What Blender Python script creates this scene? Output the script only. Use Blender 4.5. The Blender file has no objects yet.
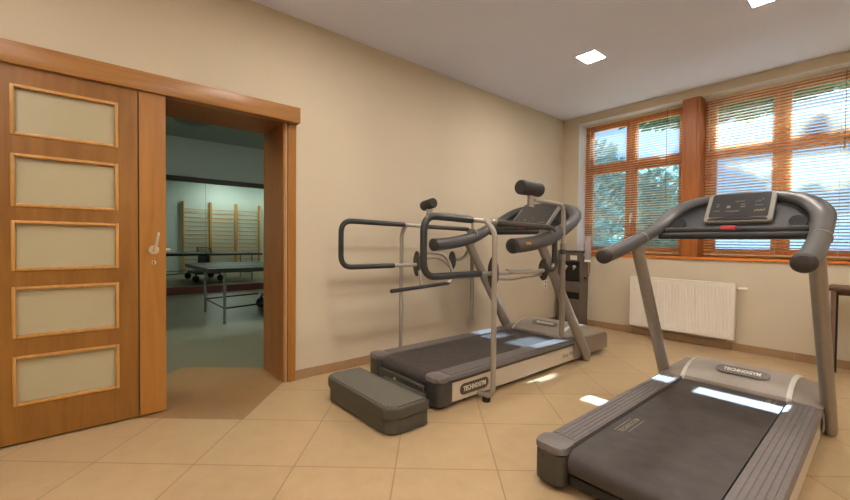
import bpy, bmesh, math, random
from mathutils import Vector, Matrix
random.seed(7)
C = bpy.context.scene.collection
PI = math.pi
H_CAM, CAM_X = 1.12, 3.0967
YW = 5.25          # window wall, room face
ZC = 2.888         # gym ceiling
XH = -0.435        # hall face of the door wall
XM = -6.36         # mirror wall in the hall
ZH = 3.25          # hall ceiling

# ------------------------------------------------------------------ materials
def lin(c):
    return tuple(((v/255.0)/12.92 if v/255.0 <= 0.04045 else ((v/255.0+0.055)/1.055)**2.4) for v in c) + (1.0,)

def nodes(name):
    m = bpy.data.materials.new(name); m.use_nodes = True
    nt = m.node_tree; b = nt.nodes['Principled BSDF']
    return m, nt, b

def sset(b, **k):
    for n, v in k.items():
        n = n.replace('_', ' ')
        if n in b.inputs: b.inputs[n].default_value = v

def plain(name, col, rough=0.5, metal=0.0, noise=0.08, scale=30.0, bump=0.0, bscale=None, coat=0.0, spec=0.5):
    m, nt, b = nodes(name)
    sset(b, Roughness=rough, Metallic=metal)
    b.inputs['Specular IOR Level'].default_value = spec
    if coat: b.inputs['Coat Weight'].default_value = coat
    tc = nt.nodes.new('ShaderNodeTexCoord')
    n = nt.nodes.new('ShaderNodeTexNoise'); n.inputs['Scale'].default_value = scale; n.inputs['Detail'].default_value = 4
    nt.links.new(tc.outputs['Object'], n.inputs['Vector'])
    r = nt.nodes.new('ShaderNodeValToRGB')
    c = lin(col)
    r.color_ramp.elements[0].color = tuple(max(0, v*(1-noise)) for v in c[:3]) + (1,)
    r.color_ramp.elements[1].color = tuple(min(1, v*(1+noise)) for v in c[:3]) + (1,)
    r.color_ramp.elements[0].position = .3; r.color_ramp.elements[1].position = .7
    nt.links.new(n.outputs['Fac'], r.inputs['Fac']); nt.links.new(r.outputs['Color'], b.inputs['Base Color'])
    if bump:
        n2 = nt.nodes.new('ShaderNodeTexNoise'); n2.inputs['Scale'].default_value = bscale or scale; n2.inputs['Detail'].default_value = 3
        nt.links.new(tc.outputs['Object'], n2.inputs['Vector'])
        bp = nt.nodes.new('ShaderNodeBump'); bp.inputs['Strength'].default_value = bump; bp.inputs['Distance'].default_value = .002
        nt.links.new(n2.outputs['Fac'], bp.inputs['Height']); nt.links.new(bp.outputs['Normal'], b.inputs['Normal'])
    return m

def wood(name, c1, c2, axis='z', rough=0.35, scale=1.0, spec=.5):
    m, nt, b = nodes(name); sset(b, Roughness=rough)
    b.inputs['Specular IOR Level'].default_value = spec
    tc = nt.nodes.new('ShaderNodeTexCoord'); mp = nt.nodes.new('ShaderNodeMapping')
    s = {'x': (1.2, 14, 14), 'y': (14, 1.2, 14), 'z': (14, 14, 1.2)}[axis]
    mp.inputs['Scale'].default_value = tuple(v*scale for v in s)
    n = nt.nodes.new('ShaderNodeTexNoise'); n.inputs['Scale'].default_value = 1.6; n.inputs['Detail'].default_value = 7; n.inputs['Distortion'].default_value = 1.2
    n.inputs['Roughness'].default_value = .62
    r = nt.nodes.new('ShaderNodeValToRGB')
    r.color_ramp.elements[0].color = lin(c1); r.color_ramp.elements[1].color = lin(c2)
    r.color_ramp.elements[0].position = .32; r.color_ramp.elements[1].position = .68
    nt.links.new(tc.outputs['Object'], mp.inputs['Vector']); nt.links.new(mp.outputs['Vector'], n.inputs['Vector'])
    nt.links.new(n.outputs['Fac'], r.inputs['Fac']); nt.links.new(r.outputs['Color'], b.inputs['Base Color'])
    bp = nt.nodes.new('ShaderNodeBump'); bp.inputs['Strength'].default_value = .06; bp.inputs['Distance'].default_value = .002
    nt.links.new(n.outputs['Fac'], bp.inputs['Height']); nt.links.new(bp.outputs['Normal'], b.inputs['Normal'])
    return m

def emit(name, col, strength):
    m, nt, b = nodes(name)
    sset(b, Base_Color=lin(col), Roughness=.4)
    b.inputs['Emission Color'].default_value = lin(col); b.inputs['Emission Strength'].default_value = strength
    return m

def glass(name, tint=(1, 1, 1, 1), refl=.06):
    m = bpy.data.materials.new(name); m.use_nodes = True; nt = m.node_tree; nt.nodes.clear()
    o = nt.nodes.new('ShaderNodeOutputMaterial'); mx = nt.nodes.new('ShaderNodeMixShader')
    t = nt.nodes.new('ShaderNodeBsdfTransparent'); g = nt.nodes.new('ShaderNodeBsdfGlossy')
    t.inputs['Color'].default_value = tint; g.inputs['Roughness'].default_value = .02
    mx.inputs[0].default_value = refl
    nt.links.new(t.outputs[0], mx.inputs[1]); nt.links.new(g.outputs[0], mx.inputs[2]); nt.links.new(mx.outputs[0], o.inputs['Surface'])
    return m

def frosted(name, col):
    m, nt, b = nodes(name)
    sset(b, Base_Color=lin(col), Roughness=.30)
    b.inputs['Transmission Weight'].default_value = .12
    return m

def tile_material(name):
    """square tiles turned 48.6 degrees; honey beige in the gym, browner inlay in the doorway, grey-green in the hall"""
    m, nt, b = nodes(name)
    N = nt.nodes; Lk = nt.links
    geo = N.new('ShaderNodeNewGeometry')
    def vm(op, a, bb=None):
        n = N.new('ShaderNodeVectorMath'); n.operation = op
        Lk.new(a, n.inputs[0])
        if bb is not None: n.inputs[1].default_value = bb
        return n
    def mt(op, a, v=None, c=None):
        n = N.new('ShaderNodeMath'); n.operation = op
        if hasattr(a, 'links'): Lk.new(a, n.inputs[0])
        else: n.inputs[0].default_value = a
        if v is not None:
            if hasattr(v, 'links'): Lk.new(v, n.inputs[1])
            else: n.inputs[1].default_value = v
        return n.outputs[0]
    d = vm('SUBTRACT', geo.outputs['Position'], (0.5285, 0.0233, 0)).outputs[0]
    T = .504
    u = vm('DOT_PRODUCT', d, (.6613/T, .7501/T, 0)).outputs['Value']
    v = vm('DOT_PRODUCT', d, (-.7501/T, .6613/T, 0)).outputs['Value']
    def edge(a):
        f = mt('FRACT', mt('ADD', a, 100.0)); return mt('ABSOLUTE', mt('SUBTRACT', f, .5))
    g = mt('MAXIMUM', edge(u), edge(v)); grout = mt('GREATER_THAN', g, .4945)
    # tile index noise
    fl = N.new('ShaderNodeCombineXYZ'); Lk.new(mt('FLOOR', u), fl.inputs[0]); Lk.new(mt('FLOOR', v), fl.inputs[1])
    wn = N.new('ShaderNodeTexWhiteNoise'); wn.noise_dimensions = '3D'; Lk.new(fl.outputs[0], wn.inputs['Vector'])
    ns = N.new('ShaderNodeTexNoise'); ns.inputs['Scale'].default_value = 9; ns.inputs['Detail'].default_value = 8; ns.inputs['Roughness'].default_value = .65
    Lk.new(geo.outputs['Position'], ns.inputs['Vector'])
    def mixc(f, a, bb):
        n = N.new('ShaderNodeMix'); n.data_type = 'RGBA'
        if hasattr(f, 'links'): Lk.new(f, n.inputs[0])
        else: n.inputs[0].default_value = f
        for i, x in ((6, a), (7, bb)):
            if hasattr(x, 'links'): Lk.new(x, n.inputs[i])
            else: n.inputs[i].default_value = x
        return n.outputs[2]
    beige = mixc(ns.outputs['Fac'], lin((172, 146, 108)), lin((198, 172, 134)))
    brown = mixc(ns.outputs['Fac'], lin((138, 104, 68)), lin((166, 130, 88)))
    green = mixc(ns.outputs['Fac'], lin((110, 103, 82)), lin((130, 122, 98)))
    inlay = mt('MULTIPLY', mt('GREATER_THAN', v, 1.0), mt('LESS_THAN', u, 1.02))
    hall = mt('MAXIMUM', mt('GREATER_THAN', v, 2.98), mt('LESS_THAN', u, -.98))
    sx = N.new('ShaderNodeSeparateXYZ'); Lk.new(geo.outputs['Position'], sx.inputs[0])
    side = mt('LESS_THAN', sx.outputs[0], .0)
    inlay = mt('MULTIPLY', inlay, mt('LESS_THAN', mt('ADD', sx.outputs[0], 0.0), .55))
    hall = mt('MULTIPLY', hall, side)
    col = mixc(inlay, beige, brown); col = mixc(hall, col, green)
    var = N.new('ShaderNodeHueSaturation'); Lk.new(col, var.inputs['Color'])
    Lk.new(mt('ADD', mt('MULTIPLY', wn.outputs['Value'], .09), .955), var.inputs['Value'])
    gc = mixc(grout, var.outputs[0], lin((146, 118, 84)))
    Lk.new(gc, b.inputs['Base Color'])
    rg = mt('ADD', mt('MULTIPLY', ns.outputs['Fac'], .14), .30); Lk.new(rg, b.inputs['Roughness'])
    bp = N.new('ShaderNodeBump'); bp.inputs['Strength'].default_value = .25; bp.inputs['Distance'].default_value = .001
    hgt = mt('SUBTRACT', mt('MULTIPLY', ns.outputs['Fac'], .3), grout); Lk.new(hgt, bp.inputs['Height']); Lk.new(bp.outputs[0], b.inputs['Normal'])
    return m

def dotted(name, col, pitch):
    """grey plastic with a grid of small raised dots"""
    m, nt, b = nodes(name); N = nt.nodes; Lk = nt.links
    sset(b, Roughness=.5, Base_Color=lin(col))
    tc = N.new('ShaderNodeTexCoord'); mp = N.new('ShaderNodeMapping'); mp.inputs['Scale'].default_value = (1/pitch,)*3
    v = N.new('ShaderNodeTexVoronoi'); v.voronoi_dimensions = '2D'; v.inputs['Randomness'].default_value = 0; v.inputs['Scale'].default_value = 1
    Lk.new(tc.outputs['Object'], mp.inputs['Vector']); Lk.new(mp.outputs[0], v.inputs['Vector'])
    r = N.new('ShaderNodeValToRGB'); r.color_ramp.elements[0].position = .25; r.color_ramp.elements[1].position = .42
    c = lin(col)
    r.color_ramp.elements[0].color = tuple(x*2.2 for x in c[:3])+(1,); r.color_ramp.elements[1].color = c
    Lk.new(v.outputs['Distance'], r.inputs['Fac']); Lk.new(r.outputs['Color'], b.inputs['Base Color'])
    bp = N.new('ShaderNodeBump'); bp.inputs['Strength'].default_value = .5; bp.inputs['Distance'].default_value = .003; bp.invert = True
    Lk.new(v.outputs['Distance'], bp.inputs['Height']); Lk.new(bp.outputs[0], b.inputs['Normal'])
    return m

def leafmat(name, c1, c2, tr=.45):
    m, nt, b = nodes(name); N = nt.nodes; Lk = nt.links
    geo = N.new('ShaderNodeNewGeometry'); r = N.new('ShaderNodeValToRGB')
    r.color_ramp.elements[0].color = lin(c1); r.color_ramp.elements[1].color = lin(c2)
    Lk.new(geo.outputs['Random Per Island'], r.inputs['Fac']); Lk.new(r.outputs['Color'], b.inputs['Base Color'])
    sset(b, Roughness=.6); t = N.new('ShaderNodeBsdfTranslucent'); mx = N.new('ShaderNodeMixShader'); mx.inputs[0].default_value = tr
    Lk.new(r.outputs['Color'], t.inputs['Color']); Lk.new(b.outputs[0], mx.inputs[1]); Lk.new(t.outputs[0], mx.inputs[2])
    Lk.new(mx.outputs[0], N['Material Output'].inputs['Surface'])
    return m

M = dict(
    wall=plain('wall_paint', (207, 194, 171), .85, noise=.035, scale=1.3, bump=.05, bscale=180),
    ceil=plain('ceiling_paint', (226, 230, 250), .9, noise=.02, scale=1.0),
    hall_wall=plain('hall_paint', (206, 212, 206), .85, noise=.03, scale=.8),
    hall_ceil=plain('hall_ceiling_paint', (176, 186, 184), .9, noise=.02),
    tile=tile_material('floor_tiles'),
    base=plain('skirting_tile', (164, 132, 98), .45, noise=.08, scale=7),
    door=wood('door_veneer', (126, 82, 28), (150, 102, 41), 'z', .38, .55),
    doorlight=wood('door_stile_veneer', (150, 99, 38), (172, 118, 52), 'z', .36, .6),
    bead=wood('glazing_bead', (180, 130, 62), (202, 152, 84), 'z', .34),
    header=wood('pelmet_wood', (146, 98, 46), (172, 122, 66), 'y', .34, .7),
    jamb=wood('jamb_wood', (132, 80, 32), (160, 104, 48), 'z', .36, .6),
    winwood=wood('window_wood', (198, 110, 40), (228, 144, 68), 'z', .36, .6),
    winwoodx=wood('window_wood_rail', (198, 110, 40), (228, 144, 68), 'x', .36, .6),
    pillar=wood('pillar_wood', (150, 82, 28), (174, 104, 44), 'z', .4, .6),
    frost=frosted('frosted_glass', (188, 178, 146)),
    chrome=plain('brushed_nickel', (205, 194, 170), .28, .6, noise=.03),
    slat=plain('blind_slat', (236, 222, 196), .45, noise=.02),
    cord=plain('blind_cord', (220, 210, 196), .8),
    darkcord=plain('dark_cord', (84, 60, 44), .8),
    glass=glass('window_glass', (.96, .99, 1, 1)),
    white=plain('white_enamel', (236, 229, 216), .35, noise=.015),
    whitep=plain('white_plastic', (232, 228, 220), .4, noise=.02),
    belt=plain('running_belt', (68, 62, 60), .5, noise=.22, scale=14, bump=.35, bscale=500, spec=.4),
    rail=plain('foot_rail', (112, 105, 104), .42, noise=.10, scale=40, bump=.2, bscale=250),
    capdark=plain('end_cap_plastic', (66, 62, 57), .42, noise=.05),
    blackp=plain('black_plastic', (28, 27, 27), .45, noise=.1),
    panel=plain('side_panel', (204, 192, 174), .35, noise=.02),
    hood=plain('hood_plastic', (146, 136, 126), .5, noise=.04, scale=12),
    shoulder=plain('shoulder_plastic', (128, 117, 106), .5, noise=.05),
    strip=plain('accent_strip', (196, 190, 182), .45, noise=.02),
    upright=plain('upright_metal', (146, 137, 127), .36, .3, noise=.04),
    steel=plain('satin_tube', (168, 161, 150), .32, .35, noise=.03),
    grip=plain('rubber_grip', (46, 49, 50), .42, noise=.08, scale=50, bump=.1, bscale=300),
    foam=plain('foam_sleeve', (48, 44, 42), .7, noise=.12, scale=90, bump=.3, bscale=250),
    bow=plain('handlebar_skin', (76, 74, 75), .42, noise=.06, scale=60, bump=.1, bscale=300),
    bowcap=plain('handlebar_cap', (50, 46, 44), .55, noise=.15, scale=120),
    shell=plain('console_shell', (36, 37, 39), .62, noise=.06),
    conframe=plain('console_frame', (148, 145, 136), .36, .2, noise=.04),
    screen=plain('console_screen', (52, 53, 56), .28, noise=.03, coat=.3),
    print=plain('console_print', (132, 134, 130), .5),
    printy=plain('console_print_yellow', (150, 144, 92), .5),
    red=plain('red_button', (206, 70, 74), .4),
    orange=plain('orange_print', (206, 140, 40), .5),
    yellow=plain('yellow_sticker', (214, 206, 60), .5),
    badge=plain('badge_grey', (82, 72, 62), .4, noise=.04),
    badge2=plain('badge_mid_grey', (112, 106, 100), .4, noise=.04),
    letter=plain('badge_letters', (226, 218, 204), .4),
    faint=plain('faint_print', (150, 136, 118), .5),
    decal=plain('belt_print', (148, 138, 124), .6),
    stepside=plain('step_plastic', (76, 73, 65), .5, noise=.05),
    steptop=dotted('step_tread', (84, 82, 75), .021),
    cooler=plain('cooler_casing', (112, 103, 94), .38, .3, noise=.04),
    clear=glass('clear_plastic', (.86, .86, .86, 1), .12),
    tabletop=wood('table_wood', (74, 50, 34), (96, 66, 46), 'x', .4),
    tableleg=plain('table_leg_metal', (150, 128, 120), .3, .7),
    pingtop=plain('ping_pong_top', (62, 72, 70), .45, noise=.05),
    pingleg=plain('ping_pong_leg', (128, 136, 130), .35, .5),
    ping_green=plain('ping_pong_chassis', (40, 58, 56), .5),
    barwood=wood('wall_bar_wood', (188, 132, 58), (214, 160, 84), 'z', .45),
    barrung=wood('wall_bar_rung', (196, 146, 84), (220, 176, 112), 'y', .45),
    darkwood=plain('dark_rail_wood', (52, 30, 20), .45, noise=.15),
    redbase=plain('dark_red_base', (84, 34, 28), .5, noise=.15),
    lampglass=plain('lamp_shade', (120, 128, 124), .4),
    bark=plain('bark', (92, 76, 60), .9, noise=.3, scale=12, bump=.6, bscale=20),
    grass=plain('meadow', (70, 92, 56), .95, noise=.25, scale=2.5),
    bounce=plain('bounce_slab_pale', (214, 212, 206), .9, noise=.06, scale=3),
    reveal=plain('reveal_daylit', (226, 226, 228), .8, noise=.01),
    plaster=plain('outer_plaster', (206, 200, 190), .9),
    lightframe=plain('lamp_frame', (206, 204, 202), .4, .2),
    lamp=emit('lamp_diffuser', (255, 245, 234), 165.0),
    hallfill=emit('hall_fill', (236, 248, 236), 44.0),
    mirror=plain('mirror_silver', (214, 226, 222), .015, 1.0, noise=0.0),
)
def translucent(m, amt):
    nt = m.node_tree; b = nt.nodes['Principled BSDF']; o = nt.nodes['Material Output']
    t = nt.nodes.new('ShaderNodeBsdfTranslucent'); mx = nt.nodes.new('ShaderNodeMixShader'); mx.inputs[0].default_value = amt
    t.inputs['Color'].default_value = lin((250, 236, 214))
    nt.links.new(b.outputs[0], mx.inputs[1]); nt.links.new(t.outputs[0], mx.inputs[2]); nt.links.new(mx.outputs[0], o.inputs['Surface'])
translucent(M['slat'], .36)
def cloudy(name):
    m = glass(name, (.9, .9, .92, 1), .10); nt = m.node_tree
    o = [n for n in nt.nodes if n.type == 'OUTPUT_MATERIAL'][0]; src = o.inputs['Surface'].links[0].from_socket
    d = nt.nodes.new('ShaderNodeBsdfDiffuse'); d.inputs['Color'].default_value = lin((232, 228, 228)); mx = nt.nodes.new('ShaderNodeMixShader'); mx.inputs[0].default_value = .38
    nt.links.new(src, mx.inputs[1]); nt.links.new(d.outputs[0], mx.inputs[2]); nt.links.new(mx.outputs[0], o.inputs['Surface'])
    return m
M['cloudy'] = cloudy('cloudy_plastic')
M['leafA'] = leafmat('leaf_dark', (40, 84, 60), (112, 150, 96))
M['leafB'] = leafmat('leaf_light', (86, 132, 92), (176, 196, 130))
M['leafC'] = leafmat('leaf_blue', (110, 150, 144), (176, 206, 192))

# ------------------------------------------------------------------ mesh builder
class MB:
    def __init__(s): s.bm = bmesh.new()
    def box(s, a, b, bev=0.0, seg=2):
        x0, y0, z0 = [min(p, q) for p, q in zip(a, b)]; x1, y1, z1 = [max(p, q) for p, q in zip(a, b)]
        vs = [s.bm.verts.new(p) for p in ((x0,y0,z0),(x1,y0,z0),(x1,y1,z0),(x0,y1,z0),(x0,y0,z1),(x1,y0,z1),(x1,y1,z1),(x0,y1,z1))]
        fs = [s.bm.faces.new([vs[i] for i in f]) for f in ((3,2,1,0),(4,5,6,7),(0,1,5,4),(1,2,6,5),(2,3,7,6),(3,0,4,7))]
        if bev:
            es = list({e for f in fs for e in f.edges})
            bmesh.ops.bevel(s.bm, geom=es, offset=bev, segments=seg, affect='EDGES', profile=.5)
        return s
    def prism(s, pts, axis, a, b, bev=0.0, seg=2):
        """polygon pts in the two other axes (cyclic order), extruded along axis from a to b"""
        def P(p, t):
            if axis == 'x': return (t, p[0], p[1])
            if axis == 'y': return (p[0], t, p[1])
            return (p[0], p[1], t)
        v0 = [s.bm.verts.new(P(p, a)) for p in pts]; v1 = [s.bm.verts.new(P(p, b)) for p in pts]
        n = len(pts); fs = [s.bm.faces.new(v0), s.bm.faces.new(v1)]
        for i in range(n): fs.append(s.bm.faces.new((v0[i], v0[(i+1) % n], v1[(i+1) % n], v1[i])))
        if bev:
            es = list(set(fs[0].edges) | set(fs[1].edges))
            bmesh.ops.bevel(s.bm, geom=es, offset=bev, segments=seg, affect='EDGES', profile=.5)
        return s
    def tube(s, path, r, n=14, r2=None, up=(0, 0, 1), round_end=False, caps=True, closed=False):
        """sweep; r = half width sideways (list or number), r2 = half height"""
        P = [Vector(p) for p in path]; m = len(P)
        R = r if isinstance(r, (list, tuple)) else [r]*m
        R2 = R if r2 is None else (r2 if isinstance(r2, (list, tuple)) else [r2]*m)
        if round_end and not closed:
            d0 = (P[1]-P[0]).normalized(); d1 = (P[-1]-P[-2]).normalized()
            pre, post, pr, po, pr2, po2 = [], [], [], [], [], []
            for k in range(4):
                a = k/4*PI/2; f = max(math.sin(a), .12); o = (1-math.cos(PI/2-a))
                pre.append(P[0]-d0*R[0]*(1-o)*round_end if False else P[0]-d0*R[0]*math.cos(a)*round_end); pr.append(R[0]*f); pr2.append(R2[0]*f)
                post.append(P[-1]+d1*R[-1]*math.cos(a)*round_end); po.append(R[-1]*f); po2.append(R2[-1]*f)
            P = pre+P+post[::-1]; R = pr+list(R)+po[::-1]; R2 = pr2+list(R2)+po2[::-1]; m = len(P)
        rings = []
        t0 = None; side = None
        for i in range(m):
            if closed: t = (P[(i+1) % m]-P[i-1]).normalized()
            else: t = (P[min(i+1, m-1)]-P[max(i-1, 0)]).normalized()
            if side is None:
                u = Vector(up)
                if abs(u.dot(t)) > .95: u = Vector((0, 1, 0)) if abs(t.y) < .9 else Vector((1, 0, 0))
                side = t.cross(u).normalized()
            else:
                side = (side - t*side.dot(t)).normalized()
            u = side.cross(t).normalized()
            rings.append([s.bm.verts.new(P[i] + side*(math.cos(2*PI*k/n)*R[i]) + u*(math.sin(2*PI*k/n)*R2[i])) for k in range(n)])
        for i in range(m if closed else m-1):
            a, b = rings[i], rings[(i+1) % m]
            for k in range(n): s.bm.faces.new((a[k], a[(k+1) % n], b[(k+1) % n], b[k]))
        if caps and not closed:
            s.bm.faces.new(rings[0][::-1]); s.bm.faces.new(rings[-1])
        return s
    def cyl(s, p0, p1, r, n=20, bev=0.0):
        p0, p1 = Vector(p0), Vector(p1); d = (p1-p0).normalized()
        if bev: return s.tube([p0, p0+d*bev*.3, p0+d*bev, p1-d*bev, p1-d*bev*.3, p1], [r-bev, r-bev*.3, r, r, r-bev*.3, r-bev], n)
        return s.tube([p0, p1], r, n)
    def loft(s, rows):
        vv = [[s.bm.verts.new(p) for p in row] for row in rows]
        for i in range(len(vv)-1):
            for k in range(len(vv[i])-1): s.bm.faces.new((vv[i][k], vv[i][k+1], vv[i+1][k+1], vv[i+1][k]))
        return s
    def raw(s, verts, faces):
        v = [s.bm.verts.new(p) for p in verts]
        for f in faces:
            try: s.bm.faces.new([v[i] for i in f])
            except ValueError: pass
        return s
    def build(s, name, mat, parent=None, loc=None, smooth=True, ang=38, offset=None):
        bm = s.bm
        if offset: bmesh.ops.translate(bm, verts=bm.verts, vec=offset)
        bmesh.ops.recalc_face_normals(bm, faces=bm.faces)
        if smooth:
            for f in bm.faces: f.smooth = True
            for e in bm.edges:
                if len(e.link_faces) == 2 and e.calc_face_angle(0) > math.radians(ang): e.smooth = False
        me = bpy.data.meshes.new(name); bm.to_mesh(me); bm.free()
        me.materials.append(mat)
        o = bpy.data.objects.new(name, me); C.objects.link(o)
        if parent: o.parent = parent
        if loc: o.location = loc
        return o

def fillet(pts, rad, n=6, closed=False):
    P = [Vector(p) for p in pts]; out = []
    m = len(P)
    for i in range(m):
        if not closed and i in (0, m-1): out.append(P[i]); continue
        a, b, c = P[i-1], P[i], P[(i+1) % m]
        r = rad[i] if isinstance(rad, (list, tuple)) else rad
        d1 = (a-b); d2 = (c-b); l = min(r, d1.length*.49, d2.length*.49)
        p, q = b+d1.normalized()*l, b+d2.normalized()*l
        for k in range(n+1):
            t = k/n; out.append(p*(1-t)**2 + b*2*t*(1-t) + q*t*t)
    return out

def smooth_path(pts, n=6):
    P = [Vector(p) for p in pts]; out = []
    for i in range(len(P)-1):
        a = P[max(i-1, 0)]; b = P[i]; c = P[i+1]; d = P[min(i+2, len(P)-1)]
        for k in range(n):
            t = k/n
            out.append(.5*((2*b) + (c-a)*t + (2*a-5*b+4*c-d)*t*t + (3*b-a-3*c+d)*t**3))
    out.append(P[-1]); return out

def tag(o, label=None, cat=None, group=None, kind=None):
    if label: o['label'] = label
    if cat: o['category'] = cat
    if group: o['group'] = group
    if kind: o['kind'] = kind
    return o
def thing(name, loc, label, cat, group=None, kind=None, rotz=0):
    o = bpy.data.objects.new(name, None); C.objects.link(o); o.location = loc; o.rotation_euler = (0, 0, rotz)
    o.empty_display_size = .1
    return tag(o, label, cat, group, kind)
def struct(name, mb, mat, label, cat, **k):
    return tag(mb.build(name, mat, **k), label, cat, kind='structure')

def lettering(name, txt, size, mat, parent, mtx, depth=.0015, fat=0.0, stretch=1.0):
    cu = bpy.data.curves.new('t', 'FONT'); cu.body = txt; cu.size = size; cu.extrude = depth; cu.offset = fat
    cu.align_x = 'CENTER'; cu.align_y = 'CENTER'; cu.resolution_u = 3
    t = bpy.data.objects.new('t', cu); C.objects.link(t)
    me = bpy.data.meshes.new_from_object(t.evaluated_get(bpy.context.evaluated_depsgraph_get()))
    bpy.data.objects.remove(t); bpy.data.curves.remove(cu)
    me.transform(Matrix.Diagonal((stretch, 1, 1, 1))); me.transform(mtx)
    me.materials.clear(); me.materials.append(mat); me.name = name
    o = bpy.data.objects.new(name, me); C.objects.link(o); o.parent = parent
    return o
def frame(origin, ex, ey):
    ex = Vector(ex).normalized(); ey = Vector(ey); ey = (ey-ex*ey.dot(ex)).normalized(); ez = ex.cross(ey)
    m = Matrix.Identity(4)
    for i in range(3): m[i][0], m[i][1], m[i][2], m[i][3] = ex[i], ey[i], ez[i], origin[i]
    return m
def pill(w, h, n=10):
    """rounded slot outline, w long, h high"""
    r = h/2; pts = []
    for k in range(n+1): a = -PI/2 + PI*k/n; pts.append((w/2-r+r*math.cos(a), r*math.sin(a)))
    for k in range(n+1): a = PI/2 + PI*k/n; pts.append((-w/2+r+r*math.cos(a), r*math.sin(a)))
    return pts
def rrect(x0, y0, x1, y1, r, n=5):
    pts = []
    for cx, cy, a0 in ((x1-r, y1-r, 0), (x0+r, y1-r, PI/2), (x0+r, y0+r, PI), (x1-r, y0+r, 1.5*PI)):
        for k in range(n+1): a = a0+PI/2*k/n; pts.append((cx+r*math.cos(a), cy+r*math.sin(a)))
    return pts
def plate(name, pts, t, mat, parent, mtx, bev=.001):
    mb = MB().prism(pts, 'z', 0, t, bev, 1)
    bmesh.ops.transform(mb.bm, matrix=mtx, verts=mb.bm.verts)
    return mb.build(name, mat, parent)

# ------------------------------------------------------------------ room shell
X1, Y0 = 5.6, -2.6            # right wall, wall behind the camera
HX0, HY0, HY1 = XM-.12, -3.0, 5.6
OY0, OY1, OZ = .33, 1.200, 2.070   # doorway in the left wall
struct('floor', MB().box((XH, Y0, -.12), (X1, YW+.3, 0)), M['tile'], 'beige diagonal floor tiles of the gym room', 'floor', smooth=False)
struct('floor_hall', MB().box((HX0, HY0, -.12), (XH, HY1, 0)), M['tile'], 'grey green floor tiles of the hall beyond the doorway', 'floor', smooth=False)
struct('ceiling', MB().box((0, Y0, ZC), (X1, YW+.3, ZC+.5)), M['ceil'], 'pale lilac grey gym ceiling', 'ceiling', smooth=False)
struct('ceiling_hall', MB().box((HX0, HY0, ZH), (XH, HY1, ZH+.12)), M['hall_ceil'], 'grey ceiling of the hall beyond the doorway', 'ceiling', smooth=False)
def ring_wall(zt):
    return MB().box((XH, HY0, 0), (0, OY0, zt)).box((XH, OY1, 0), (0, HY1, zt)).box((XH, OY0, OZ), (0, OY1, zt))
w = struct('wall_left', MB().box((XH+.02, HY0, 0), (0, OY0, ZH)).box((XH+.02, OY1, 0), (0, HY1, ZH)).box((XH+.02, OY0, OZ), (0, OY1, ZH)),
           M['wall'], 'warm beige wall with the doorway', 'wall', smooth=False)
struct('wall_hall_side', MB().box((XH, HY0, 0), (XH+.02, OY0, ZH)).box((XH, OY1, 0), (XH+.02, HY1, ZH)).box((XH, OY0, OZ), (XH+.02, OY1, ZH)),
       M['hall_wall'], 'pale hall face of the doorway wall', 'wall', smooth=False)
WX0, WX1, WZ0, WZ1 = .237, 2.955, .985, 2.79
YF = 5.45                       # room face of the window frames
mb = MB().box((-.3, YW, 0), (WX0, YW+.3, ZC+.1)).box((WX1, YW, 0), (X1, YW+.3, ZC+.1))
mb.box((WX0, YW, 0), (WX1, YW+.3, WZ0)).box((WX0, YW, WZ1), (WX1, YW+.3, ZC+.1))
struct('wall_window', mb, M['wall'], 'beige wall holding the two windows', 'wall', smooth=False)
struct('wall_right', MB().box((X1, Y0, 0), (X1+.15, YW+.3, ZC)), M['wall'], 'beige wall right of the camera', 'wall', smooth=False)
struct('wall_rear', MB().box((0, Y0-.15, 0), (X1, Y0, ZC)), M['wall'], 'beige wall behind the camera', 'wall', smooth=False)
struct('wall_hall_far', MB().box((HX0-.12, HY0, 0), (HX0, HY1, ZH)), M['hall_wall'], 'far hall wall behind the mirror', 'wall', smooth=False)
struct('wall_hall_left', MB().box((HX0, HY0-.12, 0), (XH, HY0, ZH)), M['hall_wall'], 'left end wall of the hall', 'wall', smooth=False)
struct('wall_hall_right', MB().box((HX0, HY1, 0), (XH, HY1+.12, ZH)), M['hall_wall'], 'right end wall of the hall', 'wall', smooth=False)
# skirting tiles, with joints
mb = MB(); y = 1.273
while y < YW-.02:
    y2 = min(y+.5, YW-.001); mb.box((0, y+.0015, 0), (.011, y2-.0015, .076), .002, 1); y = y2
struct('baseboard_left', mb, M['base'], 'brown tile skirting along the doorway wall', 'baseboard')
mb = MB(); x = .012
while x < X1-.02:
    x2 = min(x+.5, X1-.001); mb.box((x+.0015, YW-.011, 0), (x2-.0015, YW, .08), .002, 1); x = x2
struct('baseboard_window', mb, M['base'], 'brown tile skirting under the windows', 'baseboard')

# door lining, casing, pelmet
mb = MB().box((XH-.01, OY1-.026, 0), (0, OY1-.001, OZ-.026), .002, 1).box((XH-.01, OY0+.001, 0), (0, OY0+.026, OZ-.026), .002, 1).box((XH-.01, OY0+.001, OZ-.026), (0, OY1-.001, OZ-.001), .002, 1)
struct('trim_1', mb, M['jamb'], 'dark brown wooden lining of the doorway', 'trim')
mb = MB().box((.0, 1.206, 0), (.022, 1.272, 2.06), .003, 1)
struct('trim_2', mb, M['doorlight'], 'narrow wooden casing right of the doorway', 'trim')
struct('trim_4', MB().box((.0, 1.182, 0), (.010, 1.194, 2.06), .002, 1), M['bead'], 'thin light wooden stop strip at the doorway edge', 'trim')
mb = MB().box((0, -1.1, 2.04), (.085, 1.280, 2.158), .004, 2)
struct('trim_3', mb, M['header'], 'long wooden pelmet covering the sliding door track', 'trim')

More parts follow.
